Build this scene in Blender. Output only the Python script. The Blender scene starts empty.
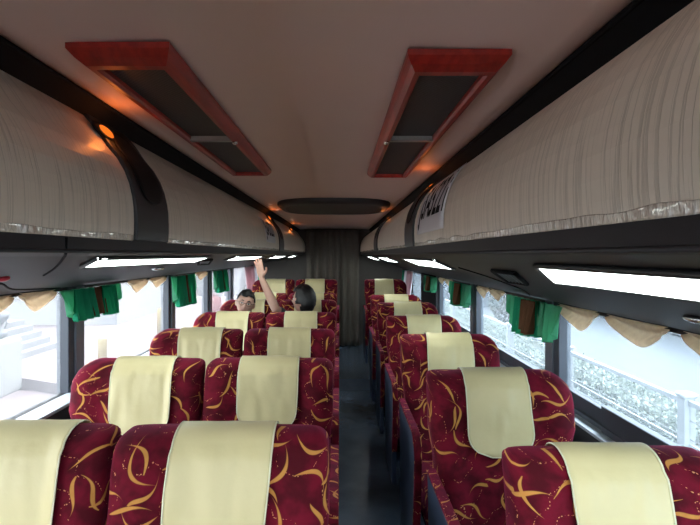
import bpy, bmesh, math, random
from mathutils import Vector, Matrix, noise as mn
random.seed(7)
scene = bpy.context.scene
COL = scene.collection
CAMZ = 1.58
PI = math.pi

# ------------------------------------------------------------------ helpers
def link(o, parent=None):
    COL.objects.link(o)
    if parent is not None:
        o.parent = parent
    return o

def obj(name, bm, m, parent=None, smooth=False, loc=None, uv=True):
    if uv and not bm.loops.layers.uv:
        box_uv(bm)
    me = bpy.data.meshes.new(name)
    bm.normal_update()
    bm.to_mesh(me); bm.free()
    ms = m if isinstance(m, (list, tuple)) else [m]
    for x in ms: me.materials.append(x)
    if smooth:
        for p in me.polygons: p.use_smooth = True
    o = bpy.data.objects.new(name, me)
    if loc: o.location = loc
    return link(o, parent)

def thing(name, label, cat, loc=(0, 0, 0), rotz=0, group=None):
    o = bpy.data.objects.new(name, None)
    o.empty_display_size = 0.05
    o.location = loc; o.rotation_euler = (0, 0, rotz)
    o['label'] = label; o['category'] = cat
    if group: o['group'] = group
    return link(o)

def tag(o, label, cat, group=None):
    o['label'] = label; o['category'] = cat
    if group: o['group'] = group
    return o

def struct(name, bm, m, smooth=False):
    o = obj(name, bm, m, None, smooth)
    o['kind'] = 'structure'
    return o

def box_uv(bm):
    l = bm.loops.layers.uv.new('UVMap')
    bm.normal_update()
    for f in bm.faces:
        n = f.normal
        ax = max(range(3), key=lambda i: abs(n[i]))
        for lp in f.loops:
            c = lp.vert.co
            lp[l].uv = (c.y, c.z) if ax == 0 else ((c.x, c.z) if ax == 1 else (c.x, c.y))

def NB(): return bmesh.new()

def add_box(bm, lo, hi, bev=0.0, seg=2):
    b2 = bmesh.new()
    r = bmesh.ops.create_cube(b2, size=1)
    for v in b2.verts:
        v.co = Vector([(lo[i] + hi[i]) / 2 + v.co[i] * (hi[i] - lo[i]) for i in range(3)])
    if bev > 0:
        bmesh.ops.bevel(b2, geom=b2.edges[:], offset=bev, segments=seg, affect='EDGES', profile=0.5)
    merge(bm, b2)

def merge(bm, b2):
    me = bpy.data.meshes.new('tmp'); b2.to_mesh(me); b2.free()
    bm.from_mesh(me); bpy.data.meshes.remove(me)

def add_prism(bm, pts, axis, a, b, bev=0.0):
    """pts: 2D polygon; extruded along axis ('x','y','z') from a to b."""
    def mk(p, t):
        if axis == 'y': return Vector((p[0], t, p[1]))
        if axis == 'x': return Vector((t, p[0], p[1]))
        return Vector((p[0], p[1], t))
    b2 = bmesh.new()
    v0 = [b2.verts.new(mk(p, a)) for p in pts]
    v1 = [b2.verts.new(mk(p, b)) for p in pts]
    n = len(pts)
    b2.faces.new(v0); b2.faces.new(v1)
    for i in range(n):
        b2.faces.new((v0[i], v0[(i + 1) % n], v1[(i + 1) % n], v1[i]))
    bmesh.ops.recalc_face_normals(b2, faces=b2.faces[:])
    if bev > 0:
        bmesh.ops.bevel(b2, geom=b2.edges[:], offset=bev, segments=2, affect='EDGES', profile=0.5)
    merge(bm, b2)

def add_tube(bm, path, r, n=8, closed=False):
    path = [Vector(p) for p in path]
    rs = r if isinstance(r, (list, tuple)) else [r] * len(path)
    rings = []
    up = Vector((0.13, 0.31, 0.94)).normalized()
    for i, p in enumerate(path):
        if closed:
            t = (path[(i + 1) % len(path)] - path[i - 1])
        else:
            t = path[min(i + 1, len(path) - 1)] - path[max(i - 1, 0)]
        t.normalize()
        a = t.cross(up)
        if a.length < 1e-4: a = t.cross(Vector((1, 0, 0)))
        a.normalize(); b = t.cross(a)
        rings.append([bm.verts.new(p + (a * math.cos(2 * PI * k / n) + b * math.sin(2 * PI * k / n)) * rs[i]) for k in range(n)])
    m = len(rings)
    for i in range(m if closed else m - 1):
        A, B = rings[i], rings[(i + 1) % m]
        for k in range(n):
            bm.faces.new((A[k], A[(k + 1) % n], B[(k + 1) % n], B[k]))
    if not closed:
        bm.faces.new(rings[0][::-1]); bm.faces.new(rings[-1])

def add_grid(bm, fn, nu, nv, uvfn=None):
    """fn(u,v)->Vector with u,v in 0..1"""
    l = bm.loops.layers.uv.verify() if uvfn else None
    vs = [[bm.verts.new(fn(i / nu, j / nv)) for i in range(nu + 1)] for j in range(nv + 1)]
    for j in range(nv):
        for i in range(nu):
            f = bm.faces.new((vs[j][i], vs[j][i + 1], vs[j + 1][i + 1], vs[j + 1][i]))
            if uvfn:
                for lp, (a, b) in zip(f.loops, ((i, j), (i + 1, j), (i + 1, j + 1), (i, j + 1))):
                    lp[l].uv = uvfn(a / nu, b / nv)
    return vs

def add_ell(bm, c, r, rot=None, seg=20, rings=12):
    mat = Matrix.Translation(Vector(c)) @ (rot if rot else Matrix.Identity(4)) @ Matrix.Diagonal((r[0], r[1], r[2], 1))
    bmesh.ops.create_uvsphere(bm, u_segments=seg, v_segments=rings, radius=1, matrix=mat)

def add_cyl(bm, c0, c1, r, n=20):
    add_tube(bm, [c0, c1], r, n)

def solid(o, t, off=0):
    m = o.modifiers.new('solid', 'SOLIDIFY'); m.thickness = t; m.offset = off
    return o

# ------------------------------------------------------------------ materials
class NT:
    def __init__(s, name):
        s.m = bpy.data.materials.new(name); s.m.use_nodes = True
        s.t = s.m.node_tree; s.t.nodes.clear()
        s.out = s.n('ShaderNodeOutputMaterial')
    def n(s, ty, **kw):
        x = s.t.nodes.new(ty)
        for k, v in kw.items():
            if k.startswith('i_'):
                x.inputs[k[2:].replace('_', ' ')].default_value = v
            else: setattr(x, k, v)
        return x
    def l(s, a, b): s.t.links.new(a, b)
    def math(s, op, a, b=None, c=None, clamp=False):
        x = s.n('ShaderNodeMath', operation=op); x.use_clamp = clamp
        for i, v in enumerate((a, b, c)):
            if v is None: continue
            if isinstance(v, (int, float)): x.inputs[i].default_value = v
            else: s.l(v, x.inputs[i])
        return x.outputs[0]
    def mix(s, f, a, b):
        x = s.n('ShaderNodeMix', data_type='RGBA')
        for i, v in ((0, f), (6, a), (7, b)):
            if isinstance(v, (int, float)): x.inputs[i].default_value = v
            elif isinstance(v, tuple): x.inputs[i].default_value = v if len(v) == 4 else v + (1,)
            else: s.l(v, x.inputs[i])
        return x.outputs[2]
    def pbsdf(s, col, rough=0.5, **kw):
        b = s.n('ShaderNodeBsdfPrincipled')
        if isinstance(col, tuple): b.inputs['Base Color'].default_value = col + (1,)
        else: s.l(col, b.inputs['Base Color'])
        b.inputs['Roughness'].default_value = rough
        for k, v in kw.items():
            nm = k.replace('_', ' ')
            if isinstance(v, tuple): v = v + (1,)
            b.inputs[nm].default_value = v
        s.l(b.outputs[0], s.out.inputs[0])
        s.b = b
        return b
    def noise(s, scale, detail=3, vec=None, rough=0.5):
        x = s.n('ShaderNodeTexNoise'); x.inputs['Scale'].default_value = scale
        x.inputs['Detail'].default_value = detail; x.inputs['Roughness'].default_value = rough
        if vec is not None: s.l(vec, x.inputs['Vector'])
        return x.outputs['Fac']
    def bump(s, h, strength=0.3, dist=0.01):
        x = s.n('ShaderNodeBump'); x.inputs['Strength'].default_value = strength
        x.inputs['Distance'].default_value = dist
        s.l(h, x.inputs['Height']); s.l(x.outputs[0], s.b.inputs['Normal'])
    def objco(s): return s.n('ShaderNodeTexCoord').outputs['Object']
    def mapped(s, vec, sc=(1, 1, 1)):
        x = s.n('ShaderNodeMapping'); x.inputs['Scale'].default_value = sc
        s.l(vec, x.inputs['Vector']); return x.outputs[0]
    def ramp(s, f, lo, hi):
        x = s.n('ShaderNodeMapRange', interpolation_type='SMOOTHSTEP')
        x.inputs[1].default_value = lo; x.inputs[2].default_value = hi
        s.l(f, x.inputs[0]); return x.outputs[0]

def simple(name, col, rough=0.5, var=0.12, nscale=8, bump=0.0, bscale=60, **kw):
    t = NT(name)
    f = t.noise(nscale, 4, t.objco())
    dark = tuple(c * (1 - var) for c in col); lite = tuple(min(1, c * (1 + var)) for c in col)
    t.pbsdf(t.mix(f, dark, lite), rough, **kw)
    if bump: t.bump(t.noise(bscale, 3, t.objco()), bump, 0.004)
    return t.m

def ext(name, col, rough=0.9, var=0.06, nscale=4, **kw):
    return simple(name, tuple(c * EXT for c in col), rough, var, nscale, **kw)
EXT = 0.145

def fabric_mat():
    t = NT('patterned_fabric')
    uv = t.n('ShaderNodeTexCoord').outputs['UV']
    rnd = t.n('ShaderNodeObjectInfo').outputs['Random']
    off = t.n('ShaderNodeCombineXYZ')
    t.l(t.math('MULTIPLY', rnd, 37.0), off.inputs[0]); t.l(t.math('MULTIPLY', rnd, 91.0), off.inputs[1])
    add = t.n('ShaderNodeVectorMath', operation='ADD'); t.l(uv, add.inputs[0]); t.l(off.outputs[0], add.inputs[1])
    P = add.outputs[0]
    def layer(scale, shift, width, rndness, drop):
        sc = t.n('ShaderNodeVectorMath', operation='MULTIPLY_ADD')
        t.l(P, sc.inputs[0]); sc.inputs[1].default_value = (scale,) * 3; sc.inputs[2].default_value = shift
        v = t.n('ShaderNodeTexVoronoi', voronoi_dimensions='2D'); v.inputs['Scale'].default_value = 1
        v.inputs['Randomness'].default_value = rndness
        t.l(sc.outputs[0], v.inputs['Vector'])
        sub = t.n('ShaderNodeVectorMath', operation='SUBTRACT')
        t.l(sc.outputs[0], sub.inputs[0]); t.l(v.outputs['Position'], sub.inputs[1])
        s3 = t.n('ShaderNodeSeparateColor'); t.l(v.outputs['Color'], s3.inputs[0])
        rot = t.n('ShaderNodeVectorRotate', rotation_type='Z_AXIS')
        t.l(sub.outputs[0], rot.inputs['Vector']); t.l(t.math('MULTIPLY', s3.outputs[0], 6.283), rot.inputs['Angle'])
        xy = t.n('ShaderNodeSeparateXYZ'); t.l(rot.outputs[0], xy.inputs[0])
        x, y = xy.outputs[0], xy.outputs[1]
        k = t.math('MULTIPLY_ADD', s3.outputs[1], 3.8, -1.9)
        k3 = t.math('MULTIPLY_ADD', s3.outputs[2], 9.0, -4.5)
        x2 = t.math('MULTIPLY', x, x); x3 = t.math('MULTIPLY', x2, x)
        c = t.math('ADD', t.math('MULTIPLY', x2, k), t.math('MULTIPLY', x3, k3))
        d = t.math('ABSOLUTE', t.math('SUBTRACT', t.math('SUBTRACT', y, c), t.math('MULTIPLY', k, -0.05)))
        # thickness tapers like a brush comma
        body = t.math('SUBTRACT', 1.0, t.math('MULTIPLY', x2, 3.6), clamp=True)
        tap = t.math('MULTIPLY_ADD', x, 0.9, 0.62, clamp=True)
        th = t.math('MULTIPLY', t.math('MULTIPLY', body, tap), width)
        keep = t.math('GREATER_THAN', s3.outputs[2], drop)
        m = t.math('SUBTRACT', th, d)
        return t.math('MULTIPLY', t.ramp(m, 0.0, 0.022), keep)
    A = layer(9.8, (0.2, 3.1, 0), 0.090, 0.55, 0.02)
    B = layer(8.0, (11.7, 5.3, 0), 0.074, 0.6, 0.22)
    M = t.math('MAXIMUM', A, B)
    # fine speckled dashes
    vs = t.n('ShaderNodeTexVoronoi', voronoi_dimensions='2D'); vs.inputs['Scale'].default_value = 150
    t.l(P, vs.inputs['Vector'])
    dots = t.math('LESS_THAN', vs.outputs['Distance'], 0.28)
    band = t.noise(9, 1, P)
    bm_ = t.math('LESS_THAN', t.math('ABSOLUTE', t.math('SUBTRACT', band, 0.52)), 0.005)
    D = t.math('MULTIPLY', t.math('MULTIPLY', dots, bm_), 0.8)
    nz = t.noise(14, 3, P)
    base = t.mix(t.ramp(nz, 0.35, 0.65), (0.056, 0.0018, 0.006), (0.14, 0.004, 0.016))
    gold = t.mix(t.noise(40, 2, P), (0.42, 0.17, 0.035), (0.58, 0.29, 0.075))
    c1 = t.mix(D, base, (0.7, 0.32, 0.14))
    t.pbsdf(t.mix(M, c1, gold), 0.85, Sheen_Weight=0.24, Sheen_Roughness=0.4, Sheen_Tint=(0.95, 0.12, 0.38))
    t.b.inputs['Specular IOR Level'].default_value = 0.15
    t.bump(t.noise(420, 2, P), 0.25, 0.002)
    return t.m

def flap_mat():
    t = NT('ribbed_bin_cloth')
    oc = t.objco()
    v = t.mapped(oc, (1.5, 80, 1.5))
    n1 = t.noise(1.0, 2, v)
    n2 = t.noise(1.0, 1, t.mapped(oc, (2.5, 95, 2.5)))
    lines = t.ramp(t.math('ABSOLUTE', t.math('SUBTRACT', n1, 0.5)), 0.0, 0.05)
    col = t.mix(lines, (0.55, 0.465, 0.365), (0.71, 0.61, 0.49))
    t.pbsdf(col, 0.55, Coat_Weight=0.45, Coat_Roughness=0.28)
    h = t.math('ADD', t.math('MULTIPLY', lines, 0.6), t.math('MULTIPLY', n2, 0.4))
    t.bump(h, 0.4, 0.003)
    return t.m

def wrap_mat():
    t = NT('crinkled_clear_wrap')
    oc = t.objco()
    n1 = t.noise(1.0, 3, t.mapped(oc, (30, 70, 30)))
    n2 = t.noise(1.0, 3, t.mapped(oc, (8, 14, 40)))
    s = t.ramp(t.math('MULTIPLY', n1, n2), 0.28, 0.42)
    t.pbsdf(t.mix(s, (0.64, 0.55, 0.45), (0.88, 0.85, 0.81)), 0.25, Coat_Weight=0.6)
    t.bump(n1, 0.9, 0.01)
    return t.m

def wood_mat():
    t = NT('glossy_cherry_wood')
    oc = t.objco()
    n = t.noise(3.0, 5, t.mapped(oc, (14, 1.6, 14)), 0.6)
    t.pbsdf(t.mix(t.ramp(n, 0.35, 0.65), (0.28, 0.010, 0.006), (0.44, 0.022, 0.011)), 0.42, Coat_Weight=0.12, Coat_Roughness=0.2)
    return t.m

def mesh_mat():
    t = NT('perforated_grille')
    v = t.n('ShaderNodeTexChecker'); v.inputs['Scale'].default_value = 170
    t.l(t.objco(), v.inputs['Vector'])
    v.inputs['Color1'].default_value = (0.02, 0.02, 0.021, 1); v.inputs['Color2'].default_value = (0.055, 0.056, 0.058, 1)
    t.pbsdf(v.outputs['Color'], 0.6)
    return t.m

def sheer(name, col, trans=0.5, rough=0.8, thin=0.0):
    t = NT(name)
    f = t.noise(1.0, 3, t.mapped(t.objco(), (40, 40, 6)))
    c = t.mix(f, tuple(x * 0.75 for x in col), tuple(min(1, x * 1.15) for x in col))
    d = t.n('ShaderNodeBsdfDiffuse'); tr = t.n('ShaderNodeBsdfTranslucent')
    t.l(c, d.inputs[0]); t.l(c, tr.inputs[0])
    mx = t.n('ShaderNodeMixShader'); mx.inputs[0].default_value = trans
    t.l(d.outputs[0], mx.inputs[1]); t.l(tr.outputs[0], mx.inputs[2])
    last = mx
    if thin:
        tp = t.n('ShaderNodeBsdfTransparent'); m2 = t.n('ShaderNodeMixShader'); m2.inputs[0].default_value = thin
        t.l(mx.outputs[0], m2.inputs[1]); t.l(tp.outputs[0], m2.inputs[2]); last = m2
    t.l(last.outputs[0], t.out.inputs[0])
    return t.m

def glass_mat(name, tint, dust, dustcol=(0.9, 0.95, 1.0)):
    t = NT(name)
    tp = t.n('ShaderNodeBsdfTransparent'); tp.inputs[0].default_value = tint + (1,)
    gl = t.n('ShaderNodeBsdfGlossy'); gl.inputs['Roughness'].default_value = 0.02
    tl = t.n('ShaderNodeBsdfTranslucent'); tl.inputs[0].default_value = dustcol + (1,)
    lw_ = t.n('ShaderNodeLayerWeight')
    fr = t.math('MULTIPLY_ADD', t.math('POWER', lw_.outputs['Facing'], 5.0), .25, .015)
    m1 = t.n('ShaderNodeMixShader'); m2 = t.n('ShaderNodeMixShader')
    f = t.noise(2, 1, t.objco())
    t.l(t.math('MULTIPLY_ADD', f, dust * 0.3, dust * 0.85), m1.inputs[0])
    t.l(tp.outputs[0], m1.inputs[1]); t.l(tl.outputs[0], m1.inputs[2])
    t.l(fr, m2.inputs[0]); t.l(m1.outputs[0], m2.inputs[1]); t.l(gl.outputs[0], m2.inputs[2])
    t.l(m2.outputs[0], t.out.inputs[0])
    return t.m

def emit(name, col, s):
    t = NT(name)
    e = t.n('ShaderNodeEmission'); e.inputs[0].default_value = col + (1,); e.inputs[1].default_value = s
    t.l(e.outputs[0], t.out.inputs[0])
    return t.m

def floor_mat():
    t = NT('blue_grey_vinyl')
    oc = t.objco()
    f = t.noise(90, 2, oc); g = t.noise(3, 4, oc)
    c = t.mix(f, (0.034, 0.052, 0.078), (0.06, 0.088, 0.125))
    t.pbsdf(t.mix(t.ramp(g, 0.4, 0.75), c, (0.08, 0.105, 0.14)), 0.24)
    t.bump(f, 0.15, 0.002)
    return t.m

def cover_mat():
    t = NT('cream_leatherette')
    oc = t.objco()
    f = t.noise(9, 4, oc)
    t.pbsdf(t.mix(f, (0.58, 0.50, 0.255), (0.66, 0.585, 0.33)), 0.48, Sheen_Weight=0.1)
    t.bump(t.noise(22, 3, oc), 0.25, 0.006)
    return t.m

FAB = fabric_mat(); COVER = cover_mat()
PIPE = simple('pale_piping', (0.68, 0.64, 0.46), 0.5)
FLAP = flap_mat(); WRAP = wrap_mat(); WOOD = wood_mat(); GRILLE = mesh_mat()
BLUEP = simple('blue_black_side_plastic', (0.030, 0.045, 0.085), 0.45)
RACKM = simple('charcoal_rack_plastic', (0.019, 0.016, 0.019), 0.55, Specular_IOR_Level=0.25, bump=0.06, bscale=300)
BLACK = simple('matt_black_trim', (0.006, 0.006, 0.007), 0.85, Specular_IOR_Level=0.15)
GLOSSB = simple('gloss_black_inset', (0.004, 0.004, 0.005), 0.6, Specular_IOR_Level=0.2)
DIVM = simple('dark_grey_divider', (0.02, 0.0205, 0.023), 0.5)
CEIL = simple('pinkish_beige_ceiling', (0.88, 0.635, 0.55), 0.55, 0.04, 3, bump=0.05, bscale=120)
WALLM = simple('dark_lower_lining', (0.012, 0.012, 0.014), 0.7)
REARW = simple('grey_brown_rear_panel', (0.07, 0.062, 0.055), 0.8)
SILLM = simple('light_blue_grey_sill', (0.42, 0.47, 0.53), 0.4)
FRAMED = simple('dark_blue_grey_window_rubber', (0.035, 0.043, 0.058), 0.45)
FRAMEG = simple('slate_window_post', (0.10, 0.115, 0.14), 0.4)
GLASSL = glass_mat('left_window_glass', (0.985, 0.99, 0.995), 0.05)
GLASSR = glass_mat('right_window_glass', (0.86, 0.93, 0.98), 0.05, (0.80, 0.9, 1.0))
FLOORM = floor_mat()
CURT = simple('taupe_rear_curtain', (0.105, 0.092, 0.076), 0.9, 0.15, 20)
GREEN = sheer('green_satin', (0.04, 0.40, 0.22), 0.65)
GREENL = sheer('pale_green_sheer', (0.17, 0.55, 0.34), 0.72)
BROWN = sheer('brown_lining', (0.11, 0.055, 0.03), 0.2)
PEACH = sheer('peach_sheer', (0.92, 0.75, 0.57), 0.7, thin=0.05)
PINKST = sheer('pink_drape', (0.72, 0.48, 0.52), 0.45); WHITEST = sheer('white_drape', (0.85, 0.84, 0.88), 0.45)
CHROME = simple('brushed_chrome', (0.65, 0.65, 0.66), 0.25, Metallic=1.0)
DIFF = emit('white_lamp_diffuser', (0.90, 1.0, 0.97), 5.0)
AMBER = emit('amber_lamp_lens', (1.0, 0.16, 0.015), 0.85)
SKIN = simple('warm_skin', (0.56, 0.33, 0.25), 0.55, 0.08, 25, Subsurface_Weight=0.1)
HAIR = simple('black_hair', (0.008, 0.007, 0.007), 0.45, bump=0.5, bscale=200)
SHIRT = simple('dark_grey_shirt', (0.03, 0.03, 0.035), 0.9)
TROUS = simple('dark_trousers', (0.025, 0.027, 0.035), 0.9)

# ------------------------------------------------------------------ camera (lens shift keeps the bus edges vertical)
cam = bpy.data.cameras.new('camera'); co = bpy.data.objects.new('camera', cam); COL.objects.link(co)
co.location = (0, 0, CAMZ); co.rotation_euler = (PI / 2, 0, 0)
cam.sensor_width = 36; cam.lens = 27.05
cam.shift_x = 10.5 / 700; cam.shift_y = -7.5 / 700
cam.clip_start = 0.02
scene.camera = co

# ------------------------------------------------------------------ bus shell
XL, XR = -1.357, 1.117            # inner wall planes
Y0, Y1 = -2.4, 8.45
ZC = CAMZ + 0.41
bm = NB(); add_box(bm, (XL - .05, Y0 - .05, -.08), (XR + .05, Y1 + .05, 0)); struct('floor', bm, FLOORM)
bm = NB(); add_box(bm, (XL, 6.15, 0.0), (XR, Y1, .13)); struct('trim_1', bm, FLOORM)        # raised rear step
bm = NB()                                                                                  # gently arched ceiling
cx = (-.66 + .50) / 2
def ceil_pt(u, v, dz=0):
    x = -.66 + 1.16 * u
    return Vector((x, Y0 + (Y1 - Y0) * v, ZC + .012 * (1 - ((x - cx) / .58) ** 2) + dz))
add_grid(bm, lambda u, v: ceil_pt(u, v), 16, 24); o = struct('ceiling', bm, CEIL, True); solid(o, .05, 1)
bm = NB(); add_box(bm, (XL - .05, Y0, ZC + .07), (XR + .05, Y1, ZC + .10)); struct('ceiling_outer', bm, BLACK)
# lower walls
ZGL, ZGR = CAMZ - .69, CAMZ - .66
bm = NB(); add_box(bm, (XL - .05, Y0, 0), (XL, Y1, ZGL)); struct('wall_left', bm, WALLM)
bm = NB(); add_box(bm, (XR, Y0, 0), (XR + .05, Y1, ZGR)); struct('wall_right', bm, WALLM)
bm = NB(); add_box(bm, (XL - .05, Y0, CAMZ - .175), (XL, Y1, ZC + .08)); struct('wall_left_upper', bm, RACKM)
bm = NB(); add_box(bm, (XR, Y0, CAMZ - .26), (XR + .05, Y1, ZC + .08)); struct('wall_right_upper', bm, RACKM)
# window ledges: the linings below stand proud of the glass
bm = NB(); add_box(bm, (XL, Y0, ZGL - .012), (XL + .10, Y1, ZGL + .004), .003); struct('trim_2', bm, SILLM)
bm = NB(); add_box(bm, (XL, Y0, 0), (XL + .085, Y1, ZGL - .012)); struct('baseboard_left', bm, WALLM)
ZLR = CAMZ - .745
bm = NB(); add_box(bm, (XR - .062, Y0, ZLR - .012), (XR, Y1, ZLR + .003), .003); struct('trim_3', bm, SILLM)
bm = NB(); add_box(bm, (XR - .05, Y0, 0), (XR, Y1, ZLR - .012)); struct('baseboard_right', bm, WALLM)
bm = NB(); add_box(bm, (XR - .014, 2.2, ZLR + .003), (XR + .012, Y1, ZGR + .012), .004)
add_box(bm, (XR - .024, Y0, ZLR + .003), (XR + .012, 2.2, ZGR + .03), .004)
add_box(bm, (XR - .030, Y0, ZLR + .028), (XR - .012, Y1, ZLR + .036), .002); struct('trim_4', bm, FRAMED)
# window posts and panes
LP = [-.55, 1.05, 2.69, 4.22, 5.45, 6.58]; RP = [-.55, 1.15, 2.735, 4.34, 5.9]
wn = 1; tn = 5
def posts(ps, side, last):
    global wn, tn
    x0, x1 = (XL - .05, XL + .012) if side < 0 else (XR - .012, XR + .05)
    zt = CAMZ - .16 if side < 0 else CAMZ - .235
    zb = ZGL if side < 0 else ZGR
    edges = []
    for y in ps:
        w = .085 if side > 0 else .078
        bm = NB(); add_box(bm, (x0, y - w, zb), (x1, y + w, zt), .004)
        struct('trim_%d' % tn, bm, FRAMED); tn += 1
        bm = NB(); 
        add_box(bm, (x1 - .008 if side < 0 else x0 - .010, y - w * .30, zb), (x1 + .010 if side < 0 else x0 + .008, y + w * .85, zt), .004)
        struct('trim_%d' % tn, bm, FRAMEG); tn += 1
        edges.append((y - w, y + w))
    spans = [(Y0, edges[0][0])] + [(edges[i][1], edges[i + 1][0]) for i in range(len(edges) - 1)] + [(edges[-1][1], last)]
    for a, b in spans:
        xg = (XL - .03) if side < 0 else (XR + .03)
        bm = NB(); add_box(bm, (xg - .002, a, zb), (xg + .002, b, zt))
        struct('window_%d' % wn, bm, GLASSL if side < 0 else GLASSR); wn += 1
posts(LP, -1, 8.2)
posts(RP, 1, 6.1)
bm = NB(); add_box(bm, (XR - .01, 6.1, ZGR), (XR + .05, 7.15, CAMZ - .235)); struct('trim_60', bm, BLACK)
bm = NB(); add_box(bm, (XR + .028, 7.15, ZGR), (XR + .032, 8.2, CAMZ - .235)); struct('window_30', bm, GLASSR)
bm = NB(); add_box(bm, (XL - .05, 8.2, ZGL), (XL + .01, Y1, CAMZ - .16)); struct('trim_61', bm, BLACK)
bm = NB(); add_box(bm, (XR - .01, 8.2, ZGR), (XR + .05, Y1, CAMZ - .235)); struct('trim_62', bm, BLACK)
bm = NB(); add_box(bm, (XL, Y1, 0), (XR, Y1 + .05, ZC + .08)); struct('wall_rear', bm, REARW)
bm = NB(); add_box(bm, (XL - .05, Y0 - .05, 0), (XR + .05, Y0, .95))
add_box(bm, (XL - .05, Y0 - .05, 1.95), (XR + .05, Y0, ZC + .1))
for x in (XL, XR - .06): add_box(bm, (x, Y0 - .05, .95), (x + .06, Y0, 1.95))
struct('wall_front', bm, WALLM)
bm = NB(); add_box(bm, (XL + .06, Y0 - .03, .95), (XR - .06, Y0 - .026, 1.95)); struct('window_40', bm, GLASSL)

# ------------------------------------------------------------------ luggage racks
PROF_L = [(-.553, .040), (-.551, .068), (-.551, .0965), (-.5525, .13), (-.556, .157), (-.564, .192), (-.577, .226), (-.597, .260), (-.624, .292), (-.655, .338), (-.692, .381)]
PROF_R = [(.335, .040), (.332, .068), (.331, .0965), (.332, .13), (.336, .157), (.345, .192), (.359, .226), (.380, .260), (.407, .292), (.46, .330), (.53, .366)]
UND_L = [(-.553, .040), (-.557, .008), (-.575, .004), (-.64, -.003), (XL, -.160)]
UND_R = [(.335, .040), (.339, .006), (.352, .0), (.42, -.020), (XR, -.243)]
def zz(p): return (p[0], p[1] + CAMZ)
def offset_prof(pr, d, s):
    out = []
    for i, p in enumerate(pr):
        a = Vector(pr[max(i - 1, 0)]); b = Vector(pr[min(i + 1, len(pr) - 1)])
        t = (b - a).normalized(); n = Vector((t.y, -t.x)) * s
        out.append((p[0] + n.x * d, p[1] + n.y * d))
    return out
def under_z(side, x):
    (x0, z0), (x1, z1) = (UND_L[3], UND_L[4]) if side < 0 else (UND_R[3], UND_R[4])
    return CAMZ + z0 + (z1 - z0) * (x - x0) / (x1 - x0)

def make_rack(side):
    P = PROF_L if side < 0 else PROF_R
    U = UND_L if side < 0 else UND_R
    s = -1 if side > 0 else 1          # offset towards the aisle
    w = 'left' if side < 0 else 'right'
    t = thing('luggage_rack', 'long charcoal overhead luggage rack with pale ribbed bins along the %s windows' % w, 'luggage rack', (0, 0, 0), 0, 'overhead luggage racks')
    sg = 1 if side > 0 else -1
    # underside shell
    up = [(U[4][0] - sg * .006, U[4][1] + .03), (U[3][0] + sg * .02, U[3][1] + .035), (U[0][0] + sg * .02, U[0][1] + .006)]
    poly = [(U[0][0] + sg * .004, U[0][1])] + [tuple(p) for p in U[1:4]] + [(U[4][0] - sg * .004, U[4][1])] + up
    bm = NB(); add_prism(bm, [zz(p) for p in poly], 'y', Y0 + .02, Y1 - .01); obj('underside', bm, RACKM, t)
    # ridge moulding under the bins
    bm = NB(); add_tube(bm, [(U[1][0] - sg * .001, Y0 + .05, CAMZ + U[1][1]), (U[1][0] - sg * .001, Y1 - .02, CAMZ + U[1][1])], .004, 8); obj('ridge_moulding', bm, DIVM, t, True)
    divs = [(1.41, 1.67), (4.80, 5.15)] if side < 0 else [(2.33, 2.61), (4.58, 4.96)]
    cuts = [Y0 + .05] + [v for d in divs for v in d] + [Y1 - .02]
    inner = offset_prof(P, -.012, s)
    for i in range(0, len(cuts), 2):
        a, b = cuts[i], cuts[i + 1]
        bm = NB(); add_prism(bm, [zz(p) for p in P] + [zz(p) for p in inner[::-1]], 'y', a, b)
        fl = obj('bin_flap', bm, FLAP, t)
        # crinkled clear wrap along the lower lip
        op = offset_prof(P, .0015, s)
        bm = NB()
        def wf(u, v, a=a, b=b):
            y = a + .01 + (b - a - .02) * u
            k = v * .45
            j = int(k); f = k - j
            p0, p1 = op[j], op[min(j + 1, len(op) - 1)]
            x = p0[0] + (p1[0] - p0[0]) * f; z = p0[1] + (p1[1] - p0[1]) * f
            if v < .05: z -= .002
            wr = .0014 * mn.noise((y * 38, z * 60, 3.3 * side)) + .0012 * mn.noise((y * 95, z * 20, 7))
            top = .006 * mn.noise((y * 9, 1.7, side)) * v
            return Vector((x - sg * (abs(wr) + .001) , y, z + CAMZ + top))
        add_grid(bm, wf, int((b - a) * 70), 8)
        solid(obj('plastic_wrap', bm, WRAP, fl, True), .001)
    for (a, b) in divs:
        o1 = offset_prof(P, .010, s); o2 = offset_prof(P, -.03, s)
        bm = NB(); add_prism(bm, [zz(p) for p in o1] + [zz(p) for p in o2[::-1]], 'y', a, b, .003)
        dv = obj('divider', bm, DIVM, t)
        o3 = offset_prof(P, .013, s)
        bm = NB()
        def f(u, v, a=a, b=b):
            k = 3.6 + v * 5.6; j = int(k); fr = k - j
            p0, p1 = o3[j], o3[min(j + 1, len(o3) - 1)]
            wdt = (b - a) * .36 * math.sqrt(max(0.02, 1 - (2 * abs(v - .5)) ** 4))
            return Vector((p0[0] + (p1[0] - p0[0]) * fr, (a + b) / 2 + (u - .5) * 2 * wdt, CAMZ + p0[1] + (p1[1] - p0[1]) * fr))
        add_grid(bm, f, 8, 20); solid(obj('speaker_inset', bm, GLOSSB, dv, True), .003)
    return t, P
def on_under(side, x, d): return Vector((x, d, under_z(side, x) - .002))
rackL, _ = make_rack(-1); rackR, _ = make_rack(1)
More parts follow.
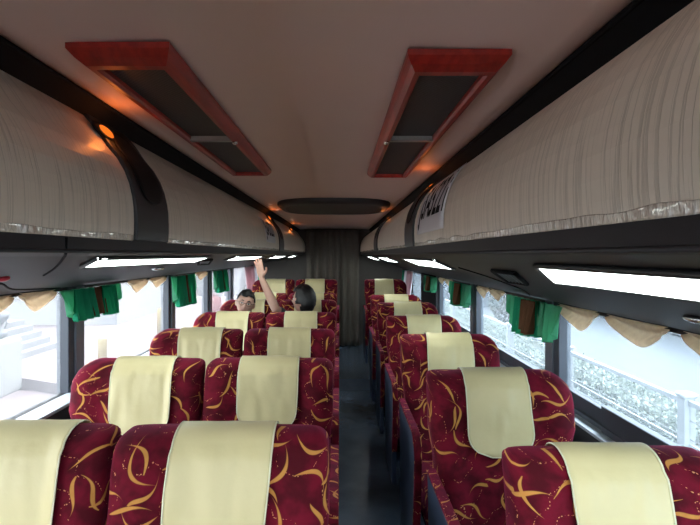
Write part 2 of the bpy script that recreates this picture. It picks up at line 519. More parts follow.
# seams, air vents and small fittings set into the rack undersides
def smooth(pts, n=8):
    P = [Vector(p) for p in pts]; out = []
    for i in range(len(P) - 1):
        a, b, c, d = P[max(i - 1, 0)], P[i], P[i + 1], P[min(i + 2, len(P) - 1)]
        for k in range(n):
            t = k / n
            out.append(.5 * (2 * b + (c - a) * t + (2 * a - 5 * b + 4 * c - d) * t * t + (3 * b - a - 3 * c + d) * t ** 3))
    return out + [P[-1]]
def seam(rack, side, pts):
    bm = NB(); add_tube(bm, smooth([on_under(side, x, d) for x, d in pts]), .0035, 6); obj('panel_seam', bm, BLACK, rack)
bm = NB()
add_tube(bm, [(-.5555, 1.07, CAMZ + .036), (-.5575, 1.072, CAMZ + .012)] + smooth([(-.561, 1.078, CAMZ + .003), (-.60, 1.15, CAMZ - .002), on_under(-1, -.645, 1.23), on_under(-1, -.71, 1.335), on_under(-1, -.80, 1.47), on_under(-1, -.90, 1.60)]), .003, 6)
obj('panel_seam', bm, BLACK, rackL)
seam(rackL, -1, [(-.86, 1.18), (-1.0, 1.55), (-1.2, 1.95), (-1.33, 2.5)])
seam(rackR, 1, [(.52, 2.30), (.62, 2.28), (.74, 2.34), (.88, 2.5), (1.05, 2.9)])
def vent(rack, side, x0, x1, d0, d1, skew):
    # louvred recess with a raised rim
    g = 1 if side > 0 else -1
    def q(u, v, lift): 
        x = x0 + (x1 - x0) * u
        p = on_under(side, x, d0 + (d1 - d0) * v + skew * u); p.z -= lift
        return p
    bm = NB()
    loop = [q(0, 0, .004), q(.5, 0, .004), q(1, 0, .004), q(1, .5, .004), q(1, 1, .004), q(.5, 1, .004), q(0, 1, .004), q(0, .5, .004)]
    add_tube(bm, loop, .007, 8, True)
    vt = obj('air_vent', bm, BLACK, rack, True)
    bm = NB(); add_grid(bm, lambda u, v: q(u, v, .0015), 2, 2); solid(obj('vent_louvre_panel', bm, GLOSSB, vt), .002)
    bm = NB()
    for k in range(1, 6): add_tube(bm, [q(.06, k / 6, .004), q(.94, k / 6, .004)], .0035, 6)
    obj('louvre', bm, DIVM, vt)
vent(rackR, 1, .50, .66, 1.50, 1.72, .35)
vent(rackL, -1, -.72, -.86, 2.70, 2.97, .5)
def latch(rack, side, x, d):
    bm = NB(); p = on_under(side, x, d); add_ell(bm, p, (.03, .05, .012)); obj('reading_lamp', bm, CHROME, rack, True)
latch(rackL, -1, -.92, 2.66); latch(rackR, 1, .78, 1.13)
bm = NB(); add_ell(bm, on_under(-1, -.90, 1.40), (.02, .022, .010)); obj('call_button', bm, simple('red_button', (.45, .02, .04), .3), rackL, True)
# black capping strips between ceiling and bins
def cap(side):
    P = (PROF_L if side < 0 else PROF_R)[-1]
    e = (-.636, .405) if side < 0 else (.477, .405)
    g = -1 if side < 0 else 1
    bm = NB()
    add_prism(bm, [zz((e[0], e[1])), zz((P[0] - g * .004, P[1] - .006)), zz((P[0] + g * .05, P[1] + .0)), zz((P[0] + g * .05, .475)), zz((e[0], .475))], 'y', Y0 + .02, Y1 - .01)
    struct('trim_%d' % (70 if side < 0 else 71), bm, BLACK)
    add = NB(); add_tube(add, [(e[0] - g * .001, Y0 + .03, CAMZ + .405), (e[0] - g * .001, Y1 - .02, CAMZ + .405)], .006, 8)
    struct('trim_%d' % (72 if side < 0 else 73), add, BLACK)
cap(-1); cap(1)

# stickers with tall black characters
def sticker(rack, side, d0, d1, z0, z1, text, dirn):
    P = offset_prof(PROF_L if side < 0 else PROF_R, .0035, 1 if side < 0 else -1)
    def at(h, d, lift=0):
        z = h
        for j in range(len(P) - 1):
            if P[j][1] <= z <= P[j + 1][1]:
                f = (z - P[j][1]) / (P[j + 1][1] - P[j][1]); x = P[j][0] + (P[j + 1][0] - P[j][0]) * f; break
        else: x = P[-1][0]
        return Vector((x + (lift if side < 0 else -lift), d, z + CAMZ))
    bm = NB(); add_grid(bm, lambda u, v: at(z0 + (z1 - z0) * v, d0 + (d1 - d0) * u), 8, 24)
    st = obj('sticker', bm, simple('white_sticker', (.62, .59, .60), .4), rack, True); solid(st, .001)
    cu = bpy.data.curves.new('t', 'FONT'); cu.body = text; cu.size = 1; cu.offset = .02; cu.resolution_u = 3
    to = bpy.data.objects.new('t', cu); COL.objects.link(to)
    dg = bpy.context.evaluated_depsgraph_get(); dg.update()
    me = bpy.data.meshes.new_from_object(to.evaluated_get(dg))
    b2 = NB(); b2.from_mesh(me); bpy.data.meshes.remove(me); bpy.data.objects.remove(to); bpy.data.curves.remove(cu)
    bmesh.ops.triangulate(b2, faces=b2.faces[:])
    bmesh.ops.subdivide_edges(b2, edges=b2.edges[:], cuts=3, use_grid_fill=True)
    xs = [v.co.x for v in b2.verts]; ys = [v.co.y for v in b2.verts]
    xa, xb, ya, yb = min(xs), max(xs), min(ys), max(ys)
    for v in b2.verts:
        u = (v.co.x - xa) / (xb - xa); w_ = (v.co.y - ya) / (yb - ya)
        if dirn < 0: u = 1 - u
        v.co = at(z0 + .015 + (z1 - z0 - .03) * w_, d0 + .03 + (d1 - d0 - .06) * u, .0015)
    obj('sticker_lettering', b2, BLACK, st, uv=False)
sticker(rackR, 1, 1.66, 2.22, .085, .292, 'JSA5221', -1)
sticker(rackL, -1, 3.95, 4.5, .10, .292, 'JSA5221', 1)

# ------------------------------------------------------------------ lamps
def lamp_panel(side, i0, i1, slant, idx, x_in, x_out, label):
    t = thing('ceiling_light', label, 'ceiling light', (0, 0, 0), 0, 'strip lights under the luggage racks')
    def q(u, v, lift):
        x = x_in + (x_out - x_in) * u
        p = on_under(side, x, i0 + (i1 - i0) * v + slant * u); p.z -= lift; return p
    bm = NB(); add_grid(bm, lambda u, v: q(u, v, .004), 3, 10); d = solid(obj('diffuser', bm, DIFF, t), .004)
    bm = NB()
    loop = [q(0, k / 8, .004) for k in range(9)] + [q(1, 1 - k / 8, .004) for k in range(9)]
    add_tube(bm, loop, .006, 6, True); obj('frame', bm, DIVM, t, True)
ords = ['nearest', 'second', 'third', 'farthest']
for k, (a, b) in enumerate([(1.39, 2.60), (3.27, 4.45), (5.25, 6.38), (7.22, 7.98)]):
    lamp_panel(-1, a, b, .17 + .05 * k, k, -.64, -.765, '%s white strip light under the left luggage rack' % ords[k])
for k, (a, b) in enumerate([(-.06, 1.10), (2.27, 3.43), (4.55, 5.72), (6.75, 7.95)]):
    lamp_panel(1, a, b, .28, k, .41, .56, '%s white strip light under the right luggage rack' % ords[k])
def amber(side, d, label):
    P = (PROF_L if side < 0 else PROF_R)
    p = Vector(P[9]) if side < 0 else Vector(P[9])
    g = 1 if side < 0 else -1
    c = Vector((p.x + g * .012, d, CAMZ + p.y))
    t = thing('marker_lamp', label, 'lamp', c, 0, 'amber marker lamps')
    ang = math.atan2(P[10][1] - P[8][1], P[10][0] - P[8][0])
    rot = Matrix.Rotation(-ang, 4, 'Y')
    bm = NB(); add_ell(bm, (0, 0, 0), (.030, .055, .010), rot); obj('bezel', bm, GLOSSB, t, True)
    bm = NB(); add_ell(bm, (g * .006, 0, -.003), (.021, .042, .010), rot); obj('lens', bm, AMBER, t, True)
    l = bpy.data.lights.new('amber_glow', 'POINT'); l.color = (1, .26, .05); l.energy = 0.15; l.shadow_soft_size = .02
    lo = bpy.data.objects.new('amber_glow', l); lo.location = (g * .035, 0, 0.0); link(lo, t)
amber(-1, 1.43, 'glowing amber lamp on the nearest divider of the left rack')
amber(-1, 4.75, 'glowing amber lamp on the far divider of the left rack')
amber(-1, 6.9, 'tiny amber lamp near the rear end of the left rack')
amber(1, 2.5, 'glowing amber lamp on the nearest divider of the right rack')
amber(1, 4.7, 'glowing amber lamp on the far divider of the right rack')

# ------------------------------------------------------------------ ceiling return-air grilles
def grille(xa, xb, ya, yb, label):
    t = thing('ceiling_vent', label, 'vent', ((xa + xb) / 2, (ya + yb) / 2, ZC), 0, 'wood framed ceiling vents')
    hx, hy = (xb - xa) / 2, (yb - ya) / 2
    zt, z1, z2 = .006, -.022, -.026
    bx, bn = .036, .075
    prof = [(0, zt), (0, -.006), (.25, -.018), (.55, -.027), (.85, -.027), (1.0, -.020), (1.0, zt)]
    bm = NB()
    rings = []
    for f, z in prof:
        rings.append([bm.verts.new((sx * (hx - bx * f), (-hy + bn * f) if sy < 0 else (hy - bx * f), z)) for sx, sy in ((-1, -1), (1, -1), (1, 1), (-1, 1))])
    for i in range(len(rings) - 1):
        for k in range(4):
            bm.faces.new((rings[i][k], rings[i][(k + 1) % 4], rings[i + 1][(k + 1) % 4], rings[i + 1][k]))
    bmesh.ops.recalc_face_normals(bm, faces=bm.faces[:])
    obj('frame', bm, WOOD, t)
    ybar = 1.78 - (ya + yb) / 2
    bm = NB(); add_box(bm, (-hx + bx - .002, -hy + bn, -.010), (hx - bx + .002, ybar - .012, -.004)); obj('grille', bm, GRILLE, t)
    bm = NB(); add_box(bm, (-hx + bx - .002, ybar + .012, -.010), (hx - bx + .002, hy - bx, -.004)); obj('grille', bm, GRILLE, t)
    bm = NB(); add_box(bm, (-hx + bx - .006, ybar - .014, -.026), (hx - bx + .006, ybar + .014, -.004), .003); obj('crossbar', bm, simple('dull_metal', (.30, .28, .26), .35, Metallic=.6), t)
    bm = NB(); add_box(bm, (-hx + bx, -hy + bn - .002, -.016), (hx - bx, -hy + bn + .022, -.006), .002); obj('filter_edge', bm, simple('tan_felt', (.34, .25, .19), .9), t)
    bm = NB(); add_ell(bm, (hx - bx * .6 if xa < -.1 else -hx + bx * .6, ybar, -.03), (.010, .012, .008)); obj('catch', bm, CHROME, t, True)
grille(-.535, -.332, 1.025, 2.57, 'cherry wood framed air vent on the left half of the ceiling')
grille(.138, .348, 1.06, 2.63, 'cherry wood framed air vent on the right half of the ceiling')
t = thing('roof_hatch', 'dark oval roof hatch across the ceiling near the rear', 'roof hatch', (-.045, 4.42, ZC))
bm = NB()
def hp(k, s, z):
    a = 2 * PI * k / 48; c, sn = math.cos(a), math.sin(a)
    return (s * .46 * math.copysign(abs(c) ** .5, c), s * .55 * math.copysign(abs(sn) ** .7, sn), z)
r = [[bm.verts.new(hp(k, s, z)) for k in range(48)] for s, z in ((1, .02), (1, -.012), (.95, -.030), (.86, -.034))]
for i in range(3):
    for k in range(48): bm.faces.new((r[i][k], r[i][(k + 1) % 48], r[i + 1][(k + 1) % 48], r[i + 1][k]))
bmesh.ops.recalc_face_normals(bm, faces=bm.faces[:])
obj('rim', bm, simple('hatch_grey', (.045, .042, .042), .5), t, True)
bm = NB(); v = [bm.verts.new(hp(k, .865, -.030)) for k in range(48)]; f = bm.faces.new(v); f.normal_flip()
obj('hatch_panel', bm, simple('hatch_panel_grey', (.028, .027, .028), .6), t)

# ------------------------------------------------------------------ seats
TOP = 1.13
def yfront(z):
    return -.27 * (TOP - z) - .010 * math.exp(-((z - 1.02) / .10) ** 2)
THK = .13
def half_w(z, W, R, tuck):
    w = W - tuck * min(1, max(0, (TOP - .20 - z) / .12))
    if z > TOP - R: w = W - R + math.sqrt(max(0, R * R - (z - (TOP - R)) ** 2))
    return w
def make_backrest_bm(Rl, Rr, tl, tr, W=.272, seed=0):
    bm = NB(); uvl = bm.loops.layers.uv.new('UVMap')
    rz = .045
    lv = [(.40 + (TOP - rz - .40) * i / 22, 1.0) for i in range(23)]
    for a in (15, 30, 45, 58, 70, 80, 88):
        lv.append((TOP - rz + rz * math.sin(math.radians(a)), max(.06, math.cos(math.radians(a)))))
    N = 72; rings = []
    for z, ts in lv:
        wl, wr = half_w(z, W, Rl, tl), half_w(z, W, Rr, tr)
        yc = yfront(min(z, TOP - rz * .5)) + THK / 2
        pts = []
        for k in range(400):
            a = 2 * PI * k / 400; c, s = math.cos(a), math.sin(a)
            x = (wr if c > 0 else wl) * math.copysign(abs(c) ** .42, c)
            y = THK / 2 * ts * math.copysign(abs(s) ** .5, s)
            pts.append((x, y))
        # uniform resample from rear centre
        st = 100; pts = pts[st:] + pts[:st] + [pts[st]]
        L = [0]
        for i in range(400): L.append(L[-1] + math.dist(pts[i], pts[i + 1]))
        ring = []; j = 0
        for k in range(N):
            tgt = L[-1] * k / N
            while L[j + 1] < tgt: j += 1
            f = (tgt - L[j]) / max(1e-9, L[j + 1] - L[j])
            x = pts[j][0] + (pts[j + 1][0] - pts[j][0]) * f; y = pts[j][1] + (pts[j + 1][1] - pts[j][1]) * f
            wing = max(0, (abs(x) / W - .5) / .5)
            fy = -.022 * math.sin(min(1, wing * 1.25) * PI * .62) if y < 0 else 0
            nz = .004 * mn.noise((x * 9 + seed, z * 9, y * 5))
            ring.append((bm.verts.new((x + nz, yc + y + fy * ts + nz, z + nz * .5)), (tgt - L[-1] / 2, z if ts == 1 else z + (1 - ts) * .03)))
        rings.append(ring)
    def fc(q, uvs):
        f = bm.faces.new(q)
        for lp, uv in zip(f.loops, uvs): lp[uvl].uv = uv
    for i in range(len(rings) - 1):
        for k in range(N):
            k2 = (k + 1) % N
            q = (rings[i][k], rings[i][k2], rings[i + 1][k2], rings[i + 1][k])
            uvs = [x[1] for x in q]
            if k2 == 0:
                d = 2 * abs(rings[i][0][1][0]) 
                uvs = [uvs[0], (uvs[1][0] + d, uvs[1][1]), (uvs[2][0] + d, uvs[2][1]), uvs[3]]
            fc([x[0] for x in q], uvs)
    fc([x[0] for x in rings[-1]], [x[1] for x in rings[-1]])
    fc([x[0] for x in rings[0]][::-1], [x[1] for x in rings[0]][::-1])
    bmesh.ops.recalc_face_normals(bm, faces=bm.faces[:])
    return bm

def cover_bm(cw, skew, seed, length=.29, shift=0):
    prof = []
    rz = .045
    g = .007
    for z in (TOP - .13, TOP - .10, TOP - .07, TOP - .045): prof.append((yfront(z) + THK + g, z))
    yc = yfront(TOP - rz * .5) + THK / 2
    for a in range(15, 180, 15):
        r = math.radians(a)
        prof.append((yc + (THK / 2 + g) * math.cos(r), TOP - rz + (rz + g) * math.sin(r)))
    n = 16
    for i in range(n + 1):
        z = TOP - rz - (length - rz) * i / n
        prof.append((yfront(z) - g, z))
    m = len(prof) - 1
    nu = 26
    bm = NB(); vs = []; border = []
    for j, (y, z) in enumerate(prof):
        front = j > 14
        R = .085
        zb = TOP - length
        hw = cw / 2
        if front and z < zb + R: hw = cw / 2 - R + math.sqrt(max(0.0, R * R - (R - (z - zb)) ** 2)) + .0
        hw *= 1 + .03 * math.sin(seed * 3 + z * 11)
        row = []
        for i in range(nu + 1):
            u = i / nu * 2 - 1
            x = u * hw + shift + skew * (TOP - z)
            edge = .010 * max(0, abs(u) - .7) / .3
            dn = 0
            if front:
                k = min(1, (TOP - z) / .06)
                wr = .0095 * mn.noise((x * 8 + seed * 5, z * 6, seed)) + .0035 * mn.noise((x * 24 + seed, z * 7, 2 + seed)) 
                pl = .0045 * math.sin(x * 75 + seed * 4) * math.exp(-((TOP - z - .03) / .035) ** 2) * (1 if mn.noise((x * 10, seed, 0)) > -.1 else .2)
                dn = -abs(wr) * 1.3 * k - abs(pl) - .001
            wing = max(0, (abs(x) / .264 - .5) / .5)
            dn -= .026 * math.sin(min(1, wing * 1.25) * PI * .62) * min(1, max(0, (j - 8) / 5))
            zz_ = z + (.004 * mn.noise((x * 9, seed, 4)) if j > m - 2 else 0) + .003 * mn.noise((x * 13 + seed, 0, 1))
            row.append(bm.verts.new((x, y + dn, zz_)))
        vs.append(row)
    for j in range(m):
        for i in range(nu):
            bm.faces.new((vs[j][i], vs[j][i + 1], vs[j + 1][i + 1], vs[j + 1][i]))
    bmesh.ops.recalc_face_normals(bm, faces=bm.faces[:])
    bd = [vs[j][0].co.copy() for j in range(4, m + 1)] + [v.co.copy() for v in vs[m][1:-1]] + [vs[j][nu].co.copy() for j in range(m, 3, -1)]
    return bm, [p + Vector((0, -.0015, 0)) for p in bd]

ME = {}
def cached(key, fn, name, mat, smooth):
    if key not in ME:
        o = obj(name, fn(), mat, None, smooth); ME[key] = o.data
        bpy.data.objects.remove(o)
    return ME[key]
def part(name, me, parent, loc=(0, 0, 0)):
    o = bpy.data.objects.new(name, me); o.location = loc
    return link(o, parent)

def arm_poly(g=0.0):
    p = [(-.10, .79 + g)]
    for k in range(9):
        a = math.radians(90 + k * 11.25)
        p.append((-.58 + (.10 + g) * math.cos(a), .69 + (.10 + g) * math.sin(a)))
    p += [(-.665 - g, .55), (-.63 - g, .38)]
    return p
def arm_core():
    bm = NB(); poly = arm_poly() + [(-.60, .16), (-.16, .16)]
    add_prism(bm, poly, 'x', -.013, .013, .003); return bm
def arm_pad():
    bm = NB(); o = arm_poly(.018); i = arm_poly(.001)[::-1]
    add_prism(bm, o + i, 'x', -.0165, .0165, .004); return bm
def cushion():
    bm = NB(); add_box(bm, (-.236, -.70, .36), (.236, -.165, .51), .045, 4)
    return bm
def pedestal():
    bm = NB(); add_box(bm, (-.20, -.58, 0.005), (.20, -.20, .05), .01)
    add_box(bm, (-.17, -.54, .05), (-.11, -.22, .36), .01); add_box(bm, (.11, -.54, .05), (.17, -.22, .36), .01)
    add_box(bm, (-.22, -.60, .32), (.22, -.14, .365), .008); return bm
def shell():
    bm = NB()
    pts = [(yfront(z) + THK - .03, z) for z in (.40, .6, .8, 1.0, 1.08)]
    add_prism(bm, pts + [(y + .045, z) for y, z in pts[::-1]], 'x', -.235, .235, .008); return bm

KIND = {'lw': (.105, .03, .05, .012), 'la': (.045, .045, .012, .012), 'r': (.026, .095, .012, .042)}
def make_seat(kind, x, d, z, label, seed, cw=.235, skew=0.0, shift=0, rz=0.0):
    t = thing('coach_seat', label, 'seat', (x, d, z), rz, 'patterned coach seats')
    Rl, Rr, tl, tr = KIND[kind]
    if kind == 'r' and d < 1.5: t.scale = (1, 1, .972)
    part('backrest', cached('b' + kind, lambda: make_backrest_bm(Rl, Rr, tl, tr, seed=len(kind) * 3), 'backrest', FAB, True), t)
    bm, bd = cover_bm(cw, skew, seed, .285 + .012 * math.sin(seed * 7), shift)
    c = obj('headrest_cover', bm, COVER, t, True); solid(c, .0025)
    bm = NB(); add_tube(bm, bd, .0022, 6); obj('piping', bm, PIPE, c, True)
    part('seat_cushion', cached('c', cushion, 'seat_cushion', FAB, True), t)
    part('pedestal', cached('p', pedestal, 'pedestal', BLACK, False), t)
    part('back_shell', cached('s', shell, 'back_shell', BLUEP, False), t)
    for ax in ((-.281, .281) if kind != 'lw' else (-.281,)):
        a = part('armrest', cached('a', arm_core, 'armrest', BLUEP, False), t, (ax, 0, 0))
        part('armrest_pad', cached('ap', arm_pad, 'armrest_pad', FAB, False), a)
    return t
rows = ['front row nearest the camera', 'second row from the camera', 'third row from the camera', 'fourth row from the camera', 'fifth row from the camera', 'sixth row from the camera', 'raised last row by the rear curtain']
LY = [1.345, 2.245, 3.16, 4.09, 5.0, 5.9, 6.85]; RY = [1.26, 2.01, 2.94, 3.85, 4.72, 5.62, 6.85]
for i in range(7):
    zo = .13 if i == 6 else (.02 if i in (4, 5) else 0)
    make_seat('lw', -.862, LY[i], zo, 'red and gold window seat left of the aisle, ' + rows[i], 1.3 + i * 1.71, .25, .02 if i != 0 else -.04, .03 if i else .05)
    make_seat('la', -.300, LY[i] - (.012 if i == 0 else 0), zo, 'red and gold aisle seat left of the aisle, ' + rows[i], 2.9 + i * 2.13, .245, (-.06, -.01, .01, .0, .02, 0, 0)[i], (.008, 0, 0, .0, 0, .0, -.02)[i])
    make_seat('r', (.682, .613, .617, .617, .612, .607, .60)[i], RY[i], zo, 'red and gold single seat right of the aisle, ' + rows[i], .7 + i * 3.3, .245 if i else .222, (.035, .01, 0, 0, 0, 0, 0)[i], (-.03, -.02, -.005, 0, 0, 0, -.02)[i])

# ------------------------------------------------------------------ curtains
def pleat_sheet(x0, x1, y, z0, z1, amp, freq, seed):
    def f(u, v):
        x = x0 + (x1 - x0) * u
        w = amp * (math.sin(u * freq * 2 * PI + .8 * math.sin(u * 9 + seed)) + .4 * math.sin(u * freq * 4.7 + seed + v * 1.5)) * (.55 + .45 * (1 - v))
        return Vector((x, y + w, z0 + (z1 - z0) * v))
    return f
bm = NB(); add_grid(bm, pleat_sheet(-.53, .31, Y1 - .10, .14, ZC - .01, .035, 8, 1.2), 160, 20)
rc = obj('rear_curtain', bm, CURT, None, True); solid(rc, .004); tag(rc, 'tall pleated taupe curtain hanging across the rear of the bus', 'curtain')

def green_curtain(side, d, scale, label, full=True):
    xw = XL + .06 if side < 0 else XR - .06
    g = 1 if side < 0 else -1
    zt = (CAMZ - .165 if side < 0 else CAMZ - .242)
    t = thing('window_curtain', label, 'curtain', (xw, d, zt), 0, 'green gathered window curtains')
    H = (.15 if side < 0 else .20) * scale
    def panel(name, mat, ya, yb, za, zb, depth, seed, taper=1.0, round_=0.0, fr=3):
        bm = NB()
        def f(u, v):
            yy = ya + (yb - ya) * ((u - .5) * (1 + (taper - 1) * v) + .5)
            hang = za + (zb - za) * (abs(2 * u - 1) ** 2 * -round_ + 1)
            xx = g * (depth +   .024 * math.sin(u * fr * 2 * PI + seed) * (.35 + .65 * v) + .012 * v)
            return Vector((xx, yy, -hang * v))
        add_grid(bm, f, 30, 14); return solid(obj(name, bm, mat, t, True), .002)
    if side < 0:
        panel('near_drape', GREENL, -.30, .03, 0, H * 1.0, .02, .4, .62, .35, 4)
        panel('drape_band', GREEN, -.21, -.02, 0, H * 1.0, .045, 2.4, 1.1, .0)
        panel('lining', BROWN, -.04, .12, 0, H * .94, .03, 1.0)
        panel('far_drape', GREENL, .12, .37, 0, H * .92, .015, 2.0, .7, .45, 4)
        panel('dark_drape', GREEN, .09, .24, 0, H * 1.03, .045, 3.0, .8)
    else:
        panel('near_drape', GREENL, -.36, -.04, 0, H * .95, .02, .4, .66, .35, 4)
        panel('drape_band', GREEN, -.14, .10, 0, H * .96, .012, 2.2, .9, .1)
        panel('lining', BROWN, -.11, .10, 0, H * .90, .05, 1.0, .7, .1)
        panel('far_drape', GREENL, .06, .44, 0, H * .90, .02, 2.0, .62, .5, 4)
        panel('dark_drape', GREEN, .0, .26, 0, H * .99, .035, 3.0, .8)
green_curtain(-1, 2.69, 1.0, 'green curtain tied up on the nearest left window post')
green_curtain(-1, 4.27, 1.6, 'green curtain tied up on the second left window post')
green_curtain(-1, 5.60, 1.5, 'green curtain tied up on the third left window post')
green_curtain(1, 2.80, 1.0, 'broad green curtain tied up on the nearest right window post')
green_curtain(1, 4.48, 1.0, 'green curtain tied up on the second right window post')
green_curtain(1, 5.95, .9, 'green curtain tied up on the third right window post')

def valance(side, ya, yb, n, label, drop=.10, cuts=None):
    xw = XL + .035 if side < 0 else XR - .035
    zt = (CAMZ - .172 if side < 0 else CAMZ - .250)
    t = thing('window_valance', label, 'curtain', (xw, ya, zt), 0, 'peach scalloped window valances')
    g = 1 if side < 0 else -1
    w = (yb - ya) / n
    for k in range(n):
        a = k * w + .10 * w; b = (k + 1) * w - .10 * w
        rr = random.uniform(.85, 1.1)
        bm = NB()
        def f(u, v, a=a, b=b, rr=rr):
            sag = drop * rr * (.82 * max(0, math.sin(PI * u)) ** .5 + .2 * math.exp(-((u - .36) / .2) ** 2) * min(1, u * 6)) + .006
            return Vector((g * (.012 * math.sin(v * 9 + u * 2) + .012 * v), a + (b - a) * u, .012 - (sag + .012) * v))
        add_grid(bm, f, 24, 12); solid(obj('swag', bm, PEACH, t, True), .0015)
valance(-1, 1.82, 2.46, 2, 'peach scalloped valance over the nearest left window', .075)
valance(-1, 3.25, 4.0, 2, 'peach scalloped valance over the second left window', .065)
valance(-1, 4.78, 5.25, 1, 'peach scalloped valance over the third left window', .06)
valance(1, 1.215, 2.625, 3, 'peach scalloped valance over the nearest right window', .085)
valance(1, 3.42, 4.12, 2, 'peach scalloped valance over the second right window', .065)
valance(1, 5.0, 5.7, 2, 'peach scalloped valance over the third right window', .06)
def striped(side, y0, y1, label):
    xw = XL + .10 if side < 0 else XR - .10
    g = 1 if side < 0 else -1
    zt = CAMZ - .16 if side < 0 else CAMZ - .235
    t = thing('striped_curtain', label, 'curtain', (xw, y0, zt), 0, 'striped full length rear curtains')
    n = 6
    cols = [PINKST, WHITEST, PINKST, WHITEST, WHITEST, GREEN]
    for k in range(n):
        bm = NB(); w = (y1 - y0) / n
        def f(u, v, k=k):
            return Vector((g * (.04 * math.sin((k + u) * 2.2) + .06 * v + .02 * math.sin(u * 7)), (k + u) * w * (1 - .25 * v) + .1 * v, -v * .62))
        add_grid(bm, f, 8, 10); solid(obj('drape_strip', bm, cols[k], t, True), .003)
striped(-1, 6.95, 8.2, 'pink and white striped curtain with green edge by the left rear window')
striped(1, 7.3, 8.2, 'pink and white striped curtain with green edge by the right rear window')

# ------------------------------------------------------------------ people
def limb(bm, pts, rr, n=16, sub=6):
    """tapering limb with rounded ends; fused with its neighbours afterwards"""
    P = smooth(pts, sub); L = []
    for i in range(len(rr) - 1): L += [rr[i] + (rr[i + 1] - rr[i]) * k / sub for k in range(sub)]
    L.append(rr[-1])
    add_tube(bm, P, L, n)
    add_ell(bm, P[0], (L[0],) * 3, None, 14, 10); add_ell(bm, P[-1], (L[-1],) * 3, None, 14, 10)
def torso(bm, rows, n=24):
    rings = []
    for c, a, b in rows:
        rings.append([bm.verts.new(Vector(c) + Vector((a * math.cos(2 * PI * k / n), b * math.sin(2 * PI * k / n), 0))) for k in range(n)])
    for i in range(len(rings) - 1):
        for k in range(n): bm.faces.new((rings[i][k], rings[i][(k + 1) % n], rings[i + 1][(k + 1) % n], rings[i + 1][k]))
    bm.faces.new(rings[0][::-1]); bm.faces.new(rings[-1])
def fuse(bm, vox, iters=4):
    bmesh.ops.recalc_face_normals(bm, faces=bm.faces[:])
    me = bpy.data.meshes.new('f'); bm.to_mesh(me); bm.free()
    o = bpy.data.objects.new('f', me); COL.objects.link(o)
    m = o.modifiers.new('r', 'REMESH'); m.mode = 'VOXEL'; m.voxel_size = vox
    q = o.modifiers.new('s', 'SMOOTH'); q.factor = .5; q.iterations = iters
    dg = bpy.context.evaluated_depsgraph_get(); dg.update()
    out = bpy.data.meshes.new_from_object(o.evaluated_get(dg))
    bpy.data.objects.remove(o); bpy.data.meshes.remove(me)
    b = NB(); b.from_mesh(out); bpy.data.meshes.remove(out)
    return b

def head_bm(c, yaw, tilt):
    """head facing local -y, centred c"""
    bm = NB()
    bmesh.ops.create_uvsphere(bm, u_segments=48, v_segments=36, radius=1)
    for v in bm.verts:
        x, y, z = v.co
        X, Y, Z = x * .076, y * .095, z * .115
        if z < 0: 
            X *= 1 - .30 * (-z) ** 1.4
            if y > 0: Y *= 1 - .45 * (-z)
        if y < 0:
            Y *= .92
            Y -= .020 * math.exp(-((x / .16) ** 2) - ((z + .12) / .16) ** 2) * (1 if z > -.4 else .4)     # nose
            Y -= .008 * math.exp(-((x / .3) ** 2) - ((z + .48) / .10) ** 2)                              # lips
            Y -= .010 * math.exp(-((x / .35) ** 2) - ((z + .85) / .18) ** 2)                             # chin
            Y -= .005 * math.exp(-((z - .28) / .10) ** 2)                                               # brow
            for sx in (-1, 1):
                Y += .012 * math.exp(-(((x - sx * .40) / .17) ** 2) - ((z - .06) / .11) ** 2)            # sockets
                Y -= .005 * math.exp(-(((x - sx * .55) / .2) ** 2) - ((z + .22) / .2) ** 2)              # cheeks
        v.co = (X, Y, Z)
    for sx in (-1, 1): add_ell(bm, (sx * .079, .008, -.005), (.012, .02, .032), None, 12, 8)
    M = Matrix.Translation(Vector(c)) @ Matrix.Rotation(yaw, 4, 'Z') @ Matrix.Rotation(tilt, 4, 'Y')
    bmesh.ops.transform(bm, matrix=M, verts=bm.verts[:])
    return bm, M

def finger_meshes(wr, d, s, n, curl, sp=1.0):
    out = []
    spec = [(.028, .078, .040), (.010, .088, .045), (-.009, .082, .042), (-.027, .064, .036)]
    for off, L, _ in spec:
        p0 = wr + d * .060 + s * off * .8
        p1 = wr + d * .094 + s * off
        dr = (d + s * off * 5 * sp).normalized()
        p2 = p1 + (dr - n * curl * .6).normalized() * L * .45
        p3 = p2 + (dr - n * curl * 1.4).normalized() * L * .32
        p4 = p3 + (dr - n * curl * 2.2).normalized() * L * .25
        out.append(([p0, p1, p2, p3, p4], [.0095, .0098, .0088, .0080, .0068]))
    p0 = wr + d * .025 + s * .012
    p1 = wr + d * .045 + s * .040
    p2 = p1 + (d * .7 + s * .75 - n * .2).normalized() * .036
    p3 = p2 + (d * .9 + s * .35 - n * .3).normalized() * .030
    out.append(([p0, p1, p2, p3], [.013, .0115, .0100, .0085]))
    return out

